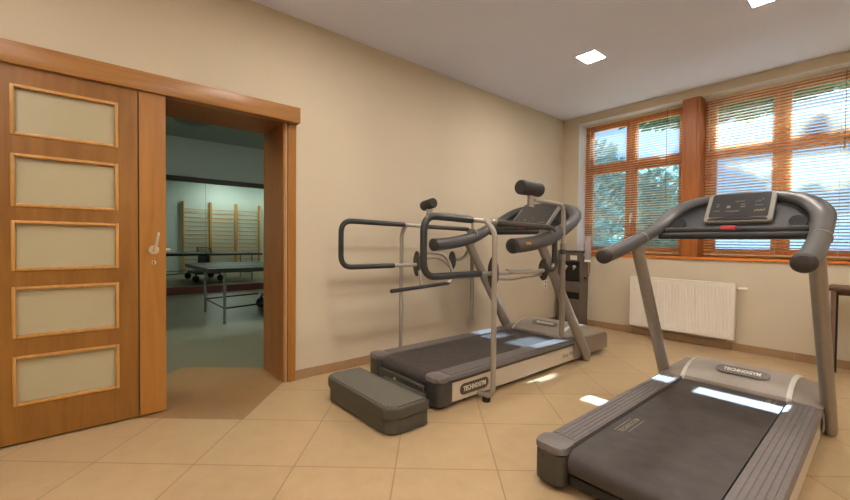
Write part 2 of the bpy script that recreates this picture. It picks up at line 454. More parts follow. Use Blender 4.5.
# sliding door
DY0, DYS, DY1 = -.535, .2475, .392
door = thing('door_1', (.02, -.07, 0), 'honey brown sliding door with five frosted glass panes', 'door', kind='structure')
oy = .07
panes = [(1.672+.0, 1.94), (1.295, 1.575), (.95, 1.21), (.585, .855), (.218, .478)]
panes = [(1.675, 1.936), (1.294, 1.570), (.949, 1.212), (.584, .855), (.217, .479)]
PY0, PY1 = -.302, .146
mb = MB(); T = .040
zs = [.012] + [v for p in reversed(panes) for v in p] + [2.06]
mb.box((0, -.395+oy, .012), (T, PY0+oy, 2.06)).box((0, PY1+oy, .012), (T, DYS-.003+oy, 2.06))
for i in range(0, len(zs), 2): mb.box((0, PY0+oy, zs[i]), (T, PY1+oy, zs[i+1]))
mb.build('door_leaf', M['door'], door, smooth=False)
MB().box((0, DYS+.003+oy, .012), (T, DY1+oy, 2.06), .002, 1).build('latch_stile', M['doorlight'], door)
MB().box((0, DY0+oy, .012), (T, -.4+oy, 2.06), .002, 1).build('rear_stile', M['doorlight'], door)
MB().box((.004, DYS-.004+oy, .012), (T-.014, DYS+.004+oy, 2.06)).build('seam', M['blackp'], door)
for z0, z1 in panes:
    g = MB().box((.014, PY0+oy, z0), (.022, PY1+oy, z1)).build('glass_pane', M['frost'], door, smooth=False)
    b_ = .013
    mb = MB()
    for x0, x1 in ((T-.016, T+.007),):
        mb.box((x0, PY0+oy-.004, z0-.004), (x1, PY0+b_+oy, z1+.004), .004, 2).box((x0, PY1-b_+oy, z0-.004), (x1, PY1+oy+.004, z1+.004), .004, 2)
        mb.box((x0, PY0+b_+oy, z0-.004), (x1, PY1-b_+oy, z0+b_), .004, 2).box((x0, PY0+b_+oy, z1-b_), (x1, PY1-b_+oy, z1+.004), .004, 2)
    mb.build('glazing_bead', M['bead'], g)
hy = .325+oy
mb = MB().cyl((T, hy, 1.055), (T+.009, hy, 1.055), .029, 24, .003).cyl((T+.006, hy, 1.055), (T+.05, hy, 1.055), .009, 14)
h = mb.build('handle', M['chrome'], door)
MB().tube(smooth_path([(T+.048, hy, 1.052), (T+.054, hy+.006, 1.085), (T+.056, hy+.012, 1.12), (T+.05, hy+.02, 1.16)]), [.009]*18+[.008], 12, round_end=1).build('lever', M['chrome'], h)
mb = MB().cyl((T, hy, .975), (T+.004, hy, .975), .013, 20, .001)
k = mb.build('lock_plate', M['chrome'], door)
MB().box((T+.003, hy-.003, .966), (T+.0052, hy+.003, .984)).build('keyhole', M['blackp'], k)
MB().cyl((.012, DY1+oy, 1.055), (.012, DY1+oy+.03, 1.055), .008, 12).build('edge_pull', M['chrome'], door)

# ------------------------------------------------------------------ windows
def window(name, x0, x1, xm, label):
    w = thing(name, (x0, YF, WZ0), label, 'window', kind='structure')
    ox, oz = -x0, -WZ0
    d = .07
    zt, zb = WZ1, WZ0
    def fb(mb, a, b, c, e, y0=0, y1=d): return mb.box((a+ox, y0, c+oz), (b+ox, y1, e+oz), .004, 1)
    mb = MB()
    fb(mb, x0, x0+.06, zb, zt); fb(mb, x1-.05, x1, zb, zt)
    mb.build('frame_stile', M['winwood'], w)
    mb = MB()
    fb(mb, x0+.06, x1-.05, zt-.05, zt); fb(mb, x0+.06, x1-.05, zb, zb+.05); fb(mb, x0+.06, x1-.05, 2.135, 2.19)
    mb.build('frame_rail', M['winwoodx'], w)
    mb = MB(); fb(mb, xm-.03, xm+.03, zb+.05, 2.135); fb(mb, xm-.025, xm+.025, 2.19, zt-.05)
    mb.build('mullion', M['winwood'], w)
    for (a, b, c, e) in ((x0+.06, xm-.03, zb+.05, 2.135), (xm+.03, x1-.05, zb+.05, 2.135), (x0+.06, xm-.025, 2.19, zt-.05), (xm+.025, x1-.05, 2.19, zt-.05)):
        s_ = .045
        mb = MB()
        fb(mb, a, a+s_, c, e, .012, .06); fb(mb, b-s_, b, c, e, .012, .06); fb(mb, a+s_, b-s_, c, c+s_, .012, .06); fb(mb, a+s_, b-s_, e-s_, e, .012, .06)
        sh = mb.build('sash', M['winwood'], w)
        MB().box((a+s_-.004+ox, .034, c+s_-.004+oz), (b-s_+.004+ox, .040, e-s_+.004+oz)).build('pane', M['glass'], sh, smooth=False)
    # white turn handle
    mb = MB().box((xm+.004+ox, -.008, 1.46+oz), (xm+.032+ox, .0, 1.53+oz), .003, 1).tube([(xm+.018+ox, -.008, 1.5+oz), (xm+.018+ox, -.04, 1.5+oz)], .008, 10)
    mb.tube([(xm+.018+ox, -.04, 1.505+oz), (xm+.018+ox, -.045, 1.45+oz), (xm+.018+ox, -.04, 1.40+oz)], .008, 10)
    mb.build('handle', M['whitep'], w)
    return w
W1 = (WX0, 1.508); W2 = (1.686, WX1)
window('window_1', W1[0]+.001, W1[1]-.001, .862, 'left orange wooden window with two lower and two upper lights')
window('window_2', W2[0]+.001, W2[1]-.001, 2.35, 'right orange wooden window with two lower and two upper lights')
struct('column_1', MB().box((1.508, YW-.012, WZ0-.001), (1.686, YF+.09, WZ1-.001), .004, 1).box((1.545, YW-.022, WZ0+.01), (1.655, YW-.011, WZ1-.02), .003, 1), M['pillar'], 'brown wooden post between the two windows', 'column')
struct('trim_5', MB().box((WX0-.002, YW-.022, WZ0-.032), (WX1+.002, YF+.03, WZ0), .004, 1), M['winwoodx'], 'thin orange wooden window sill', 'sill')

struct('trim_6', MB().box((WX0, YW+.004, WZ0), (WX0+.006, YF, WZ1)).box((WX0+.006, YW+.004, WZ1-.005), (1.508, YF, WZ1-.0002)).box((1.686, YW+.004, WZ1-.005), (WX1, YF, WZ1-.0002)), M['reveal'], 'window reveal lining, whitened for the daylight falling on it', 'reveal', smooth=False)  # added lining; daylight on the reveal is put into its white colour
def blind(x0, x1, label, wand_x, cord_x, tassel_z, openz):
    yb = YF-.042; top = WZ1-.004
    b = thing('window_blind', (x0, yb, top), label, 'blind', 'slatted blinds over the windows')
    L = x1-x0; zb = WZ0+.035-top
    MB().box((0, -.016, -.03), (L, .016, 0), .002, 1).build('headrail', M['slat'], b)
    mb = MB(); p = .031; n = int((-.045-zb)/p)
    wd = .0160
    for i in range(n):
        z = -.05-i*p
        tilt = math.radians((-42 if openz > 2.4 else -22) if top+z > openz else 20)
        rows = []
        for k in range(4):
            t = -1+2*k/3; yy = t*wd*math.cos(tilt); zz = z - t*wd*math.sin(tilt) + .0018*(1-t*t)
            rows.append([(.004, yy, zz), (L-.004, yy, zz)])
        mb.loft(rows); 
        mb.loft([[(q[0], q[1], q[2]-.0007) for q in r_] for r_ in rows])
    mb.build('slats', M['slat'], b)
    MB().box((.002, -.012, zb-.012), (L-.002, .012, zb+.002), .002, 1).build('bottom_rail', M['slat'], b)
    for f in (.14, .5, .86):
        mb = MB()
        for yy in (-.0135, .0135): mb.tube([(L*f, yy, 0), (L*f, yy, zb)], .0011, 5)
        mb.build('ladder_cord', M['cord'], b)
    MB().tube([(wand_x-x0, -.024, -.02), (wand_x-x0, -.03, -.62)], .0035, 8).build('tilt_wand', M['cord'], b)
    c = MB().tube([(cord_x-x0, -.02, -.02), (cord_x-x0, -.03, tassel_z-top+.03)], .0022, 6).build('pull_cord', M['darkcord'], b)
    MB().tube([(cord_x-x0, -.03, tassel_z-top+.035), (cord_x-x0, -.03, tassel_z-top+.01), (cord_x-x0, -.03, tassel_z-top-.02)], [.003, .008, .009], 10).build('tassel', M['barwood'], c)
    for xx in (-.0, L-.02):
        MB().box((xx, -.02, -.034), (xx+.02, .0, .003), .002, 1).build('bracket', M['whitep'], b)
    return b
blind(W1[0]+.006, W1[1]-.006, 'cream slatted blind over the left window', W1[0]+.10, 1.30, 1.72, 1.40)
blind(W2[0]+.006, W2[1]-.006, 'cream slatted blind over the right window', W2[0]+.05, 2.80, 2.05, 2.46)

# ------------------------------------------------------------------ ceiling lights
def ceiling_light(x, y, label, group, hall=False):
    zc = ZH if hall else ZC
    t = thing('ceiling_light', (x, y, zc), label, 'ceiling light', group)
    a, b = (.10, .115) if not hall else (.3, .3)
    mb = MB(); f = .012
    mb.box((-a, -b, -.006), (-a+f, b, 0), .001, 1).box((a-f, -b, -.006), (a, b, 0), .001, 1).box((-a+f, -b, -.006), (a-f, -b+f, 0), .001, 1).box((-a+f, b-f, -.006), (a-f, b, 0), .001, 1)
    mb.build('frame', M['lightframe'], t)
    MB().box((-a+f, -b+f, -.003), (a-f, b-f, -.0005)).build('diffuser', M['hallfill'] if hall else M['lamp'], t, smooth=False)
ceiling_light(1.22, 3.64, 'square lit ceiling light nearest the left window', 'ceiling lights')
ceiling_light(2.485, 3.665, 'lit ceiling light cut by the top of the picture, near the right window', 'ceiling lights')
k = 0
for (x, y) in ((1.22, 1.3), (2.485, 1.1), (3.75, 3.64), (3.75, 1.3), (1.22, -.9), (2.485, -.9), (3.75, -.9), (4.9, 1.3)):
    ceiling_light(x, y, 'square ceiling light in the rows behind and beside the camera', 'ceiling lights')
for (x, y) in ((-1.5, 3.6), (-1.5, 5.6), (-1.7, -1.2)):
    ceiling_light(x, y, 'cool light panel added to brighten the hall, out of the doorway view', 'added hall fill lights', True)  # panels added out of view to light the hall in place of daylight

# ------------------------------------------------------------------ radiator
rx0, rx1, ry, rz0, rz1 = 1.015, 2.05, YW-.012, .125, .715
rad = thing('radiator', (rx0, ry, 0), 'white panel radiator under the windows', 'radiator')
L = rx1-rx0
mb = MB(); n = 31
front = -.105
rows = []
xs = []
for i in range(n):
    c = .02+(L-.04)*(i+.5)/n; hw = (L-.04)/n/2
    xs += [(c-hw*.98, 0), (c-hw*.62, 0), (c-hw*.38, .006), (c+hw*.38, .006), (c+hw*.62, 0)]
xs = [(0.0, .0)] + xs + [(L, 0)]
zz = [(rz0, 0), (rz0+.028, 0), (rz0+.045, 1), (rz1-.06, 1), (rz1-.042, 0), (rz1, 0)]
mb.loft([[(x, front+.002-.0*f + dd*f, z) for (x, dd) in xs] for (z, f) in zz])
mb.box((0, front+.009, rz0), (L, front+.03, rz1), 0)
mb.build('front_panel', M['white'], rad)
MB().box((.01, -.06, rz0+.01), (L-.01, -.04, rz1-.01), .002, 1).build('back_panel', M['white'], rad)
mb = MB()
mb.box((-.004, -.108, rz1-.008), (L+.004, -.035, rz1+.008), .003, 2)
for i in range(20): mb.box((.03+i*(L-.06)/20, -.088, rz1+.008), (.03+(i+.55)*(L-.06)/20, -.055, rz1+.0095))
mb.build('top_grille', M['white'], rad)
for xx in (-.006, L-.002): MB().box((xx, -.108, rz0), (xx+.008, -.035, rz1), .002, 1).build('side_cover', M['white'], rad)
for xx in (.15, L-.15): MB().box((xx-.02, -.045, rz0+.05), (xx+.02, .0115, rz1-.05)).build('wall_bracket', M['white'], rad)
v = MB().cyl((L+.006, -.07, rz1-.05), (L+.03, -.07, rz1-.05), .012, 12).build('valve', M['chrome'], rad)
MB().cyl((L+.028, -.07, rz1-.05), (L+.10, -.07, rz1-.045), .015, 16, .004).build('thermostat_head', M['whitep'], v)
MB().tube([(L-.06, -.07, rz0), (L-.06, -.07, rz0-.03), (L-.06, -.0, rz0-.035)], .009, 10).build('pipe', M['chrome'], rad)

# ------------------------------------------------------------------ treadmills
def treadmill(x0, yr, Lh, label, zt, dv, dz, con, shoulder, hoodL, sidetext=False, grip_print=False):
    """x0 centre, yr rear end, Lh rear-to-hood, zt height of the foot rails"""
    t = thing('treadmill', (x0, yr, 0), label, 'treadmill', 'treadmills')
    hw = .415; bi = .272; Lt = Lh+hoodL
    # chassis and adjusting feet
    MB().box((-.36, .10, .045), (.36, Lt-.10, zt-.045), .01, 1).build('chassis', M['blackp'], t)
    for sx in (-1, 1):
        for v in (.32, Lt-.3):
            MB().cyl((sx*.33, v, 0), (sx*.33, v, .05), .03, 16, .004).build('foot', M['blackp'], t)
    # side panels and dark band above them
    for sx in (-1, 1):
        p = MB().prism([(.135, .035), (Lh+.22, .035), (Lh+.22, zt-.05), (.135, zt-.05)], 'x', sx*.36, sx*(hw-.006), .004, 1).build('side_panel', M['panel'], t)
        if sx == 1:
            m = frame((sx*(hw-.006), .36, (.035+zt-.05)/2), (0, 1, 0), (0, 0, 1))
            bd = plate('badge', pill(.30, .078), .003, M['badge'], p, m)
            lettering('lettering', 'TECHNOGYM', .047, M['letter'], bd, m @ Matrix.Translation((0, 0, .004)), .001, .0012, .80)
            if sidetext:
                for wtxt, off in (('Run', -.065), ('Med', .065)):
                    lettering('side_print', wtxt, .05, M['faint'], p, frame((sx*(hw-.006)+.001, Lh-.06+off, .098), (0, 1, 0), (0, 0, 1)), .0005, 0, 1.15)
        MB().box((sx*.36, .13, zt-.05), (sx*(hw+.002), Lh+.3, zt-.018), .005, 1).build('edge_band', M['capdark'], t)
        # foot rail with ribs
        mb = MB()
        o, i_ = sx*(hw+.004), sx*(bi+.004)
        mb.prism([(i_, zt-.03), (i_, zt), (o-sx*.03, zt), (o-sx*.008, zt-.008), (o, zt-.022), (o, zt-.03)], 'y', .105, Lh+.06, .002, 1)
        for k in range(5):
            c = sx*(bi+.0215+k*.0225); mb.box((c-.0092, .128, zt-.004), (c+.0092, Lh-.01, zt+.003), .001, 1)
        mb.build('foot_rail', M['rail'], t)
        # rear cap: rounded block and a lid
        def capout(y0, y1, xa, xb, r):
            a, b = min(xa, xb), max(xa, xb)
            return rrect(a, y0, b, y1, r, 5)
        c = MB().prism(capout(.0, .15, sx*(bi+.002), sx*(hw+.004), .035), 'z', .032, zt-.035, .008, 2).build('rear_cap', M['capdark'], t)
        MB().prism(capout(-.004, .125, sx*(bi+.0), sx*(hw+.006), .035), 'z', zt-.033, zt+.001, .009, 3).build('lid', M['rail'], c)
        MB().cyl((sx*.37, .001, zt-.06), (sx*.37, -.001, zt-.06), .007, 12).build('screw', M['blackp'], c)
    # belt around the rear roller
    zb_, r = zt-.012, .058
    prof = []
    for k in range(11):
        a = -PI/2 - PI*k/10
        prof.append((.085+r*math.cos(a), zb_-r+r*math.sin(a)))
    prof.append((Lh+.08, zb_)); prof.append((Lh+.08, zb_-.012))
    prof2 = prof + [(.09, zb_-.012), (.09, zb_-2*r)]
    mb = MB().prism(prof2, 'x', -bi+.007, bi-.007)
    belt = mb.build('running_belt', M['belt'], t)
    if grip_print is False:
        for (xx, yy) in ((-bi+.07, .52), (bi-.075, Lh-.14)):
            mm = frame((xx, yy, zb_+.0006), (0, 1, 0), (-1, 0, 0))
            lettering('belt_print', 'TECHNOGYM', .034, M['decal'], belt, mm, .0003, .0002)
            mb = MB()
            for s_ in (-1, 1):
                mb.box((xx+s_*.028-.0015, yy-.11+.03*(s_ > 0), zb_+.0003), (xx+s_*.028+.0015, yy+.11-.03*(s_ < 0), zb_+.0012))
            mb.build('belt_print_line', M['decal'], belt)
    # rear crossbar under the belt
    cb = (MB().box((-bi, -.002, .045), (bi, .03, .138), .006, 1) if sidetext else MB().box((-bi, .06, .035), (bi, .12, .08), .006, 1)).build('rear_crossbar', M['stepside'] if sidetext else M['blackp'], t)
    if sidetext:
        MB().cyl((-.06, -.0015, .100), (-.06, -.004, .100), .016, 16).build('sticker', M['yellow'], cb)
    # motor hood: centre, accent strips, shoulders
    prof = [(0, 0), (.006, .016), (.03, .034), (.09, .066), (.16, .088), (.24, .094), (hoodL*.62, .078), (hoodL*.82, .048), (hoodL*.93, .012), (hoodL*.985, -.035), (hoodL, -.09), (hoodL*.985, -.165)]
    def hoodpiece(name, xs, mat, lift=0.0):
        rows = []
        for (x, f) in xs:
            rows.append([(x, Lh+v, zt-.004+(z*f if z > 0 else z)+(lift if z > 0 else 0)) for v, z in prof])
        # close downwards along the two ends
        mb = MB().loft(rows)
        for (x, f) in (xs[0], xs[-1]):
            low = [(x, Lh, zt-.02)] + [(x, Lh+v, min(.05, zt-.03)) for v, z in prof[1:]]
            top = [(x, Lh+v, zt-.004+(z*f if z > 0 else z)+(lift if z > 0 else 0)) for v, z in prof]
            mb.loft([top, low])
        mb.loft([[(xs[0][0], Lh, zt-.004), (xs[-1][0], Lh, zt-.004)], [(xs[0][0], Lh, zt-.03), (xs[-1][0], Lh, zt-.03)]])
        bmesh.ops.remove_doubles(mb.bm, verts=mb.bm.verts, dist=.0006)
        return mb.build(name, mat, t, ang=32)
    cx = .262
    hd = hoodpiece('hood', [(-cx, .90), (-cx+.03, .985), (-.12, 1.0), (.12, 1.0), (cx-.03, .985), (cx, .90)], M['hood'])
    for sx in (-1, 1):
        hoodpiece('trim_strip', [(sx*cx, .95), (sx*(cx+.012), .94), (sx*(cx+.024), .84)], M['strip'], .002)
        hoodpiece('hood_shoulder', [(sx*(cx+.024), .80), (sx*.31, .58), (sx*.36, .30), (sx*(hw-.002), .06), (sx*(hw+.004), -.05)], M['shoulder'])
    # badge on the hood slope
    sl = Vector((0, .13, .054)).normalized()
    m = frame((.03, Lh+.125, zt-.004+.087), (1, 0, 0), sl)
    bd = plate('badge', pill(.285, .080), .003, M['badge2'], hd, m)
    lettering('lettering', 'TECHNOGYM', .042, M['letter'], bd, m @ Matrix.Translation((0, 0, .004)), .001, .0014, .74)
    # uprights
    vb = Lh+.20; vt = vb-.62 if not sidetext else vb-.735
    ztop = 1.055+dz
    for sx in (-1, 1):
        p0 = Vector((sx*.435, vb+.03, .03)); p1 = Vector((sx*.412, vt, ztop)); p1 = p1+(p1-p0)*.075
        n = 8; path = [p0.lerp(p1, k/n) for k in range(n+1)]
        u = MB().tube(path, [.034]*(n+1), 18, r2=[.056]*3+[.052]*3+[.047]*3, up=(0, 1, .3)).build('upright', M['upright'], t)
        MB().cyl((sx*.435, vb+.02, 0), (sx*.435, vb+.02, .05), .024, 14, .003).build('foot', M['blackp'], u)
    # handlebar bow
    b0 = ([(-.42, .65, 1.053), (-.42, .9, 1.075), (-.415, 1.17, 1.128),] if sidetext else [(-.415, .66, 1.05), (-.42, .9, 1.095), (-.415, 1.17, 1.158),]) + [ (-.405, 1.42, 1.232), (-.388, 1.575, 1.312), (-.312, 1.675, 1.39), (-.185, 1.725, 1.432), (0, 1.735, 1.445)]
    full = b0 + [(-x, v, z) for x, v, z in b0[-2::-1]]
    if sidetext: full = full[:-3] + [(x+.03, v+.03, z) for x, v, z in full[-3:]]
    pts = [(x*(1+(shoulder if v > 1.3 and x > 0 else 0)), v+dv+(.05 if (v > 1.3 and x > 0 and shoulder > .05) else 0), z+dz) for x, v, z in full]
    path = smooth_path(pts, 6); m = len(path)
    gr = .061 if sidetext else .044
    def sect(i):
        e = min(i/(m-1), 1-i/(m-1))*2
        k1 = min(1, max(0, (e-.30)/.25)); k2 = min(1, max(0, (e-.62)/.3))
        return gr+(.056-gr)*k1-.02*k2, gr*.95+(.036-gr*.95)*k1-.008*k2
    bow = MB().tube(path, [sect(i)[0] for i in range(m)], 18, r2=[sect(i)[1] for i in range(m)]).build('handlebar', M['bow'], t)
    for s_ in (0, -1):
        a = Vector(pts[s_]); b = Vector(pts[1 if s_ == 0 else -2]); d = (a-b).normalized()
        MB().tube([a-d*.004, a+d*.012, a+d*.024, a+d*.032], [gr+.001, gr+.001, gr*.84, gr*.35], 18, r2=[gr*.96, gr*.96, gr*.8, gr*.3]).build('end_cap', M['bowcap'], bow)
    for sx in (-1, 1):
        c = Vector((sx*.418, 1.17+dv-.0, 1.158+dz))
        MB().tube([c+Vector((0, -.006, -.0015)), c+Vector((0, .006, .0015))], gr+.004, 18, r2=gr).build('seam_ring', M['conframe'], bow)
    if grip_print:
        g = Vector((.45, .66+.13+dv, 1.05+.020+dz))
        mb = MB()
        mb.box((g.x+gr-.004, g.y-.03, g.z-.004), (g.x+gr+.0012, g.y+.035, g.z+.014), .001, 1)
        mb.build('grip_print', M['orange'], bow)
    # shell between the bow and the crossbars
    sh = []
    inner = [p for p in path if p.y > 1.36+dv and p.z > 1.2+dz]
    rows = []
    for p in inner:
        q = Vector((p.x*.93, 1.47+dv, 1.225+dz))
        rows.append([(p.x*.985, p.y, p.z-.006), (p.x*.97, p.y*.5+q.y*.5+.03, p.z*.5+q.z*.5-.01), (q.x, q.y, q.z)])
    mb = MB().loft(rows).loft([[(a[0], a[1]+.02, a[2]-.012) for a in r_] for r_ in rows])
    mb.build('console_shell', M['shell'], t)
    for sx in (-1, 1):
        MB().tube([(sx*.30, 1.50+dv, 1.262+dz), (sx*.30, 1.512+dv, 1.255+dz), (sx*.30, 1.55+dv, 1.235+dz)], [.042, .040, .038], 20).build('cup_holder', M['blackp'], t)
    xl = .385
    MB().tube([(-xl, 1.425+dv, 1.222+dz), (xl, 1.425+dv, 1.222+dz)], .011, 10, r2=.014).build('crossbar', M['bow'], t)
    MB().tube([(-xl, 1.40+dv, 1.178+dz), (xl, 1.40+dv, 1.178+dz)], .024, 12, r2=.021).build('crossbar', M['shell'], t)
    MB().box((-xl, 1.41+dv, 1.187+dz), (xl, 1.475+dv, 1.215+dz), .004, 1).build('tray', M['blackp'], t)
    MB().box((con['cx']-.055, 1.405+dv, 1.215+dz), (con['cx']+.02, 1.428+dv, 1.24+dz), .006, 2).build('stop_button', M['red'], t)
    # console
    ex = Vector((1, con.get('yaw', 0), 0)); bot = Vector((con['cx'], con['vb'], con['zb'])); top = Vector((con['cx']+con.get('skew', .0), con['vt'], con['zt']))
    ey = (top-bot); hgt = ey.length
    m = frame(bot, ex, ey); w_ = con['w']/2
    fr = plate('console_frame', rrect(-w_, 0, w_, hgt, .02), .03, M['conframe'], t, m @ Matrix.Translation((0, 0, -.02)), .006)
    sc = plate('screen', rrect(-w_+.022, .04, w_-.022, hgt-.006, .01), .004, M['screen'], fr, m @ Matrix.Translation((0, 0, .009)))
    plate('lower_lip', [(-w_+.02, .012), (w_-.02, .012), (w_-.03, .028), (.04, .036), (-.04, .036), (-w_+.03, .028)], .006, M['blackp'], fr, m @ Matrix.Translation((0, 0, .009)))
    k = w_/.175
    def mark(x, y, a, b, mt_, nm):
        q = MB().box((x*k-a/2, y, .0128), (x*k+a/2, y+b, .0138))
        bmesh.ops.transform(q.bm, matrix=m, verts=q.bm.verts); q.build(nm, M[mt_], sc, smooth=False)
    for x, y, a, b in ((-.115, .09, .035, .004), (-.115, .13, .016, .005), (-.115, .148, .014, .004), (-.03, .085, .07, .004), (-.055, .115, .02, .02), (.02, .12, .025, .005), (.02, .14, .02, .005), (.0, .17, .05, .003),
                       (.10, .13, .04, .003), (.10, .165, .008, .008), (.085, .16, .006, .006), (.115, .178, .008, .006)): mark(x, y, a, b, 'print', 'display_print')
    for i in range(6): mark(.085+i*.009, .078+.006*(i % 2), .006, .012, 'printy', 'yellow_print')
    return t

t1 = treadmill(.785, 1.74, 1.70, 'treadmill with side handrails and roller pads standing along the doorway wall', .222, .05, .045,
               dict(cx=.012, w=.44, vb=1.50, zb=1.255, vt=1.80, zt=1.52, skew=.01), .10, .68, sidetext=True, grip_print=True)
t2 = treadmill(2.452, 1.59, 1.55, 'treadmill standing alone in the right foreground in front of the radiator', .207, 0.0, 0.0,
               dict(cx=.012, w=.345, vb=1.51, zb=1.262, vt=1.665, zt=1.452, skew=.02), .0, .62)

# ---- handrail frame fixed to the first treadmill (local coordinates of t1)
ox, oyy = -.785, -1.74
def Q(x, y, z): return (x+ox, y+oyy, z)
TR = .0165
for side, xp, xl in ((1, 1.325, 1.25), (-1, .225, .30)):
    # main post: floor foot, bend, post, bend in to the loop
    inn = -side
    xb = xp-side*.17
    yp = 2.145 if side == 1 else 2.17
    path = fillet([Q(xb, yp, .04), Q(xp, yp, .04), Q(xp, yp, 1.20), Q(xl, yp-.03*(side == 1), 1.285)], [0, .10, .09, 0], 7)
    post = MB().tube(path, TR+.002, 14).build('support_post', M['steel'], t1)
    MB().cyl(Q(xp-side*.06, yp, 0), Q(xp-side*.06, yp, .035), .03, 16, .004).build('foot', M['blackp'], post)
    # rail loop
    y0, y1, zl, zh = (1.565 if side == 1 else 1.52), 3.02, (.905 if side == 1 else .895), 1.285
    if side == 1:
        loop = fillet([Q(xl, y0, zl), Q(xl, y0, zh), Q(xl, y1, zh-.035), Q(xl, y1, zl-.01)], .10, 7, closed=True)
        lp = MB().tube(loop, TR, 14, closed=True).build('handrail', M['steel'], t1)
        s1 = fillet([Q(xl, 1.99, zh-.012), Q(xl, y0, zh), Q(xl, y0, zl), Q(xl, 2.08, zl)], [0, .10, .10, 0], 7)
        MB().tube(s1, TR+.006, 14).build('rear_grip', M['grip'], lp)
        s2 = fillet([Q(xl, 2.24, zh-.017), Q(xl, y1, zh-.035), Q(xl, y1, zl-.01), Q(xl, 2.88, zl-.0)], [0, .10, .10, 0], 7)
        MB().tube(s2, TR+.006, 14).build('front_grip', M['capdark'], lp)
        MB().cyl(Q(xl, 2.38, zl), Q(xl, 2.46, zl), TR+.005, 14, .002).build('collar', M['steel'], lp)
        MB().cyl(Q(xl, 2.19, zh-.015), Q(xl, 2.25, zh-.016), TR+.005, 14, .002).build('collar', M['steel'], lp)
    else:
        p = fillet([Q(xl, 2.28, zl+.02), Q(xl, y0, zl+.02), Q(xl, y0, zh), Q(xl, y1-.04, zh-.03), Q(xl, y1-.04, 1.06), Q(xl, y1-.12, .96), Q(xl, 2.74, .945)], [0, .10, .10, .08, .06, .06, 0], 7)
        lp = MB().tube(p, TR, 14).build('handrail', M['steel'], t1)
        s1 = fillet([Q(xl, 2.14, zh-.012), Q(xl, y0, zh), Q(xl, y0, zl+.02), Q(xl, 2.03, zl+.02)], [0, .10, .10, 0], 7)
        MB().tube(s1, TR+.005, 14).build('rear_grip', M['grip'], lp)
        s2 = fillet([Q(xl, 2.40, zh-.02), Q(xl, y1-.04, zh-.03), Q(xl, y1-.04, 1.16)], [0, .08, 0], 7)
        MB().tube(s2, TR+.004, 14).build('front_grip', M['capdark'], lp)
    # front hanging post with the padded arm
    yb = 3.10 if side == 1 else 3.06
    zta = 1.45 if side == 1 else 1.39
    xq = xl+side*.03
    ya = 2.66 if side == 1 else 2.47
    path = fillet([Q(xq, yb, .325), Q(xq, yb, zta), Q(xq, ya, zta+.01)], [0, .085, 0], 8)
    hp = MB().tube(path, TR, 14).build('hanging_post', M['steel'], t1)
    MB().tube([Q(xq, yb, .32), Q(xq, yb, 1.12)], TR+.0055, 14).build('outer_sleeve', M['upright'], hp)
    MB().tube([Q(xq, yb, 1.03), Q(xq, yb-.001, 1.07)], .024, 14).build('clamp', M['capdark'], hp)
    yc = 2.61 if side == 1 else 2.45
    MB().box(Q(xq-.012, yc-.02, zta-.05), Q(xq+.012, yc+.045, zta+.07), .004, 1).build('pad_bracket', M['steel'], hp)
    if side == 1:
        pc = Vector(Q(xq, yc, 1.542)); d = Vector((0, 1, 0)); hl = .13; rp = .056
    else:
        pc = Vector(Q(xq, yc, 1.475)); d = Vector((1, -.12, .12)).normalized(); hl = .09; rp = .047
    pd = MB().tube([pc-d*hl, pc-d*(hl-.012), pc+d*(hl-.012), pc+d*hl], [rp-.008, rp, rp, rp-.008], 22).build('roller_pad', M['foam'], t1)
    MB().cyl(pc-d*(hl+.002), pc+d*(hl+.002), .014, 12).build('hub', M['blackp'], pd)
    # pivot plates on the lower rail
    for j, yd in enumerate((2.22, 2.86) if side == 1 else (2.29, 2.74)):
        zc = zl if side == 1 else zl+.03+.02*j
        xo = xl-side*.0
        hh = .115 if j == 0 else .09
        pts = [(math.cos(a)*.044+xo+ox, math.sin(a)*hh+zc) for a in [2*PI*k/24 for k in range(24)]]
        pl_ = MB().prism(pts, 'y', yd+oyy-.009, yd+oyy+.009, .004, 2).build('pivot_plate', M['capdark'], t1)
        mb = MB()
        for k in range(5):
            a = PI/2-1.0+k*.5
            mb.cyl((xo+ox+math.cos(a)*.03, yd+oyy-.0102, zc+math.sin(a)*hh*.72), (xo+ox+math.cos(a)*.03, yd+oyy-.008, zc+math.sin(a)*hh*.72), .006, 8)
        mb.build('pin_hole', M['blackp'], pl_)
# folded hand bars between the pivot plates
p = fillet([Q(1.235, 2.225, .87), Q(1.19, 2.30, .855), Q(1.17, 2.52, .835), Q(1.18, 2.78, .85), Q(1.235, 2.855, .865)], .06, 5)
a1 = MB().tube(p, .012, 12).build('swing_bar', M['steel'], t1)
p = fillet([Q(.31, 2.29, .99), Q(.36, 2.33, 1.025), Q(.41, 2.52, 1.02), Q(.43, 2.60, .90), Q(.45, 2.60, .76), Q(.45, 2.50, .742)], [0, .05, .08, .08, .05, 0], 7)
a2 = MB().tube(p, .0145, 12).build('swing_bar', M['steel'], t1)
MB().tube(fillet([Q(.33, 2.30, .965), Q(.39, 2.50, .985), Q(.42, 2.62, .86)], .08, 7), .009, 10).build('brace_bar', M['steel'], a2)
MB().tube([Q(.33, 2.29, .86), Q(.40, 2.25, .79), Q(.45, 2.22, .735)], .011, 10).build('brace_bar', M['steel'], a2)
MB().tube([Q(.45, 1.90, .716), Q(.45, 2.545, .744)], .017, 12, round_end=.6).build('hand_grip', M['grip'], a2)

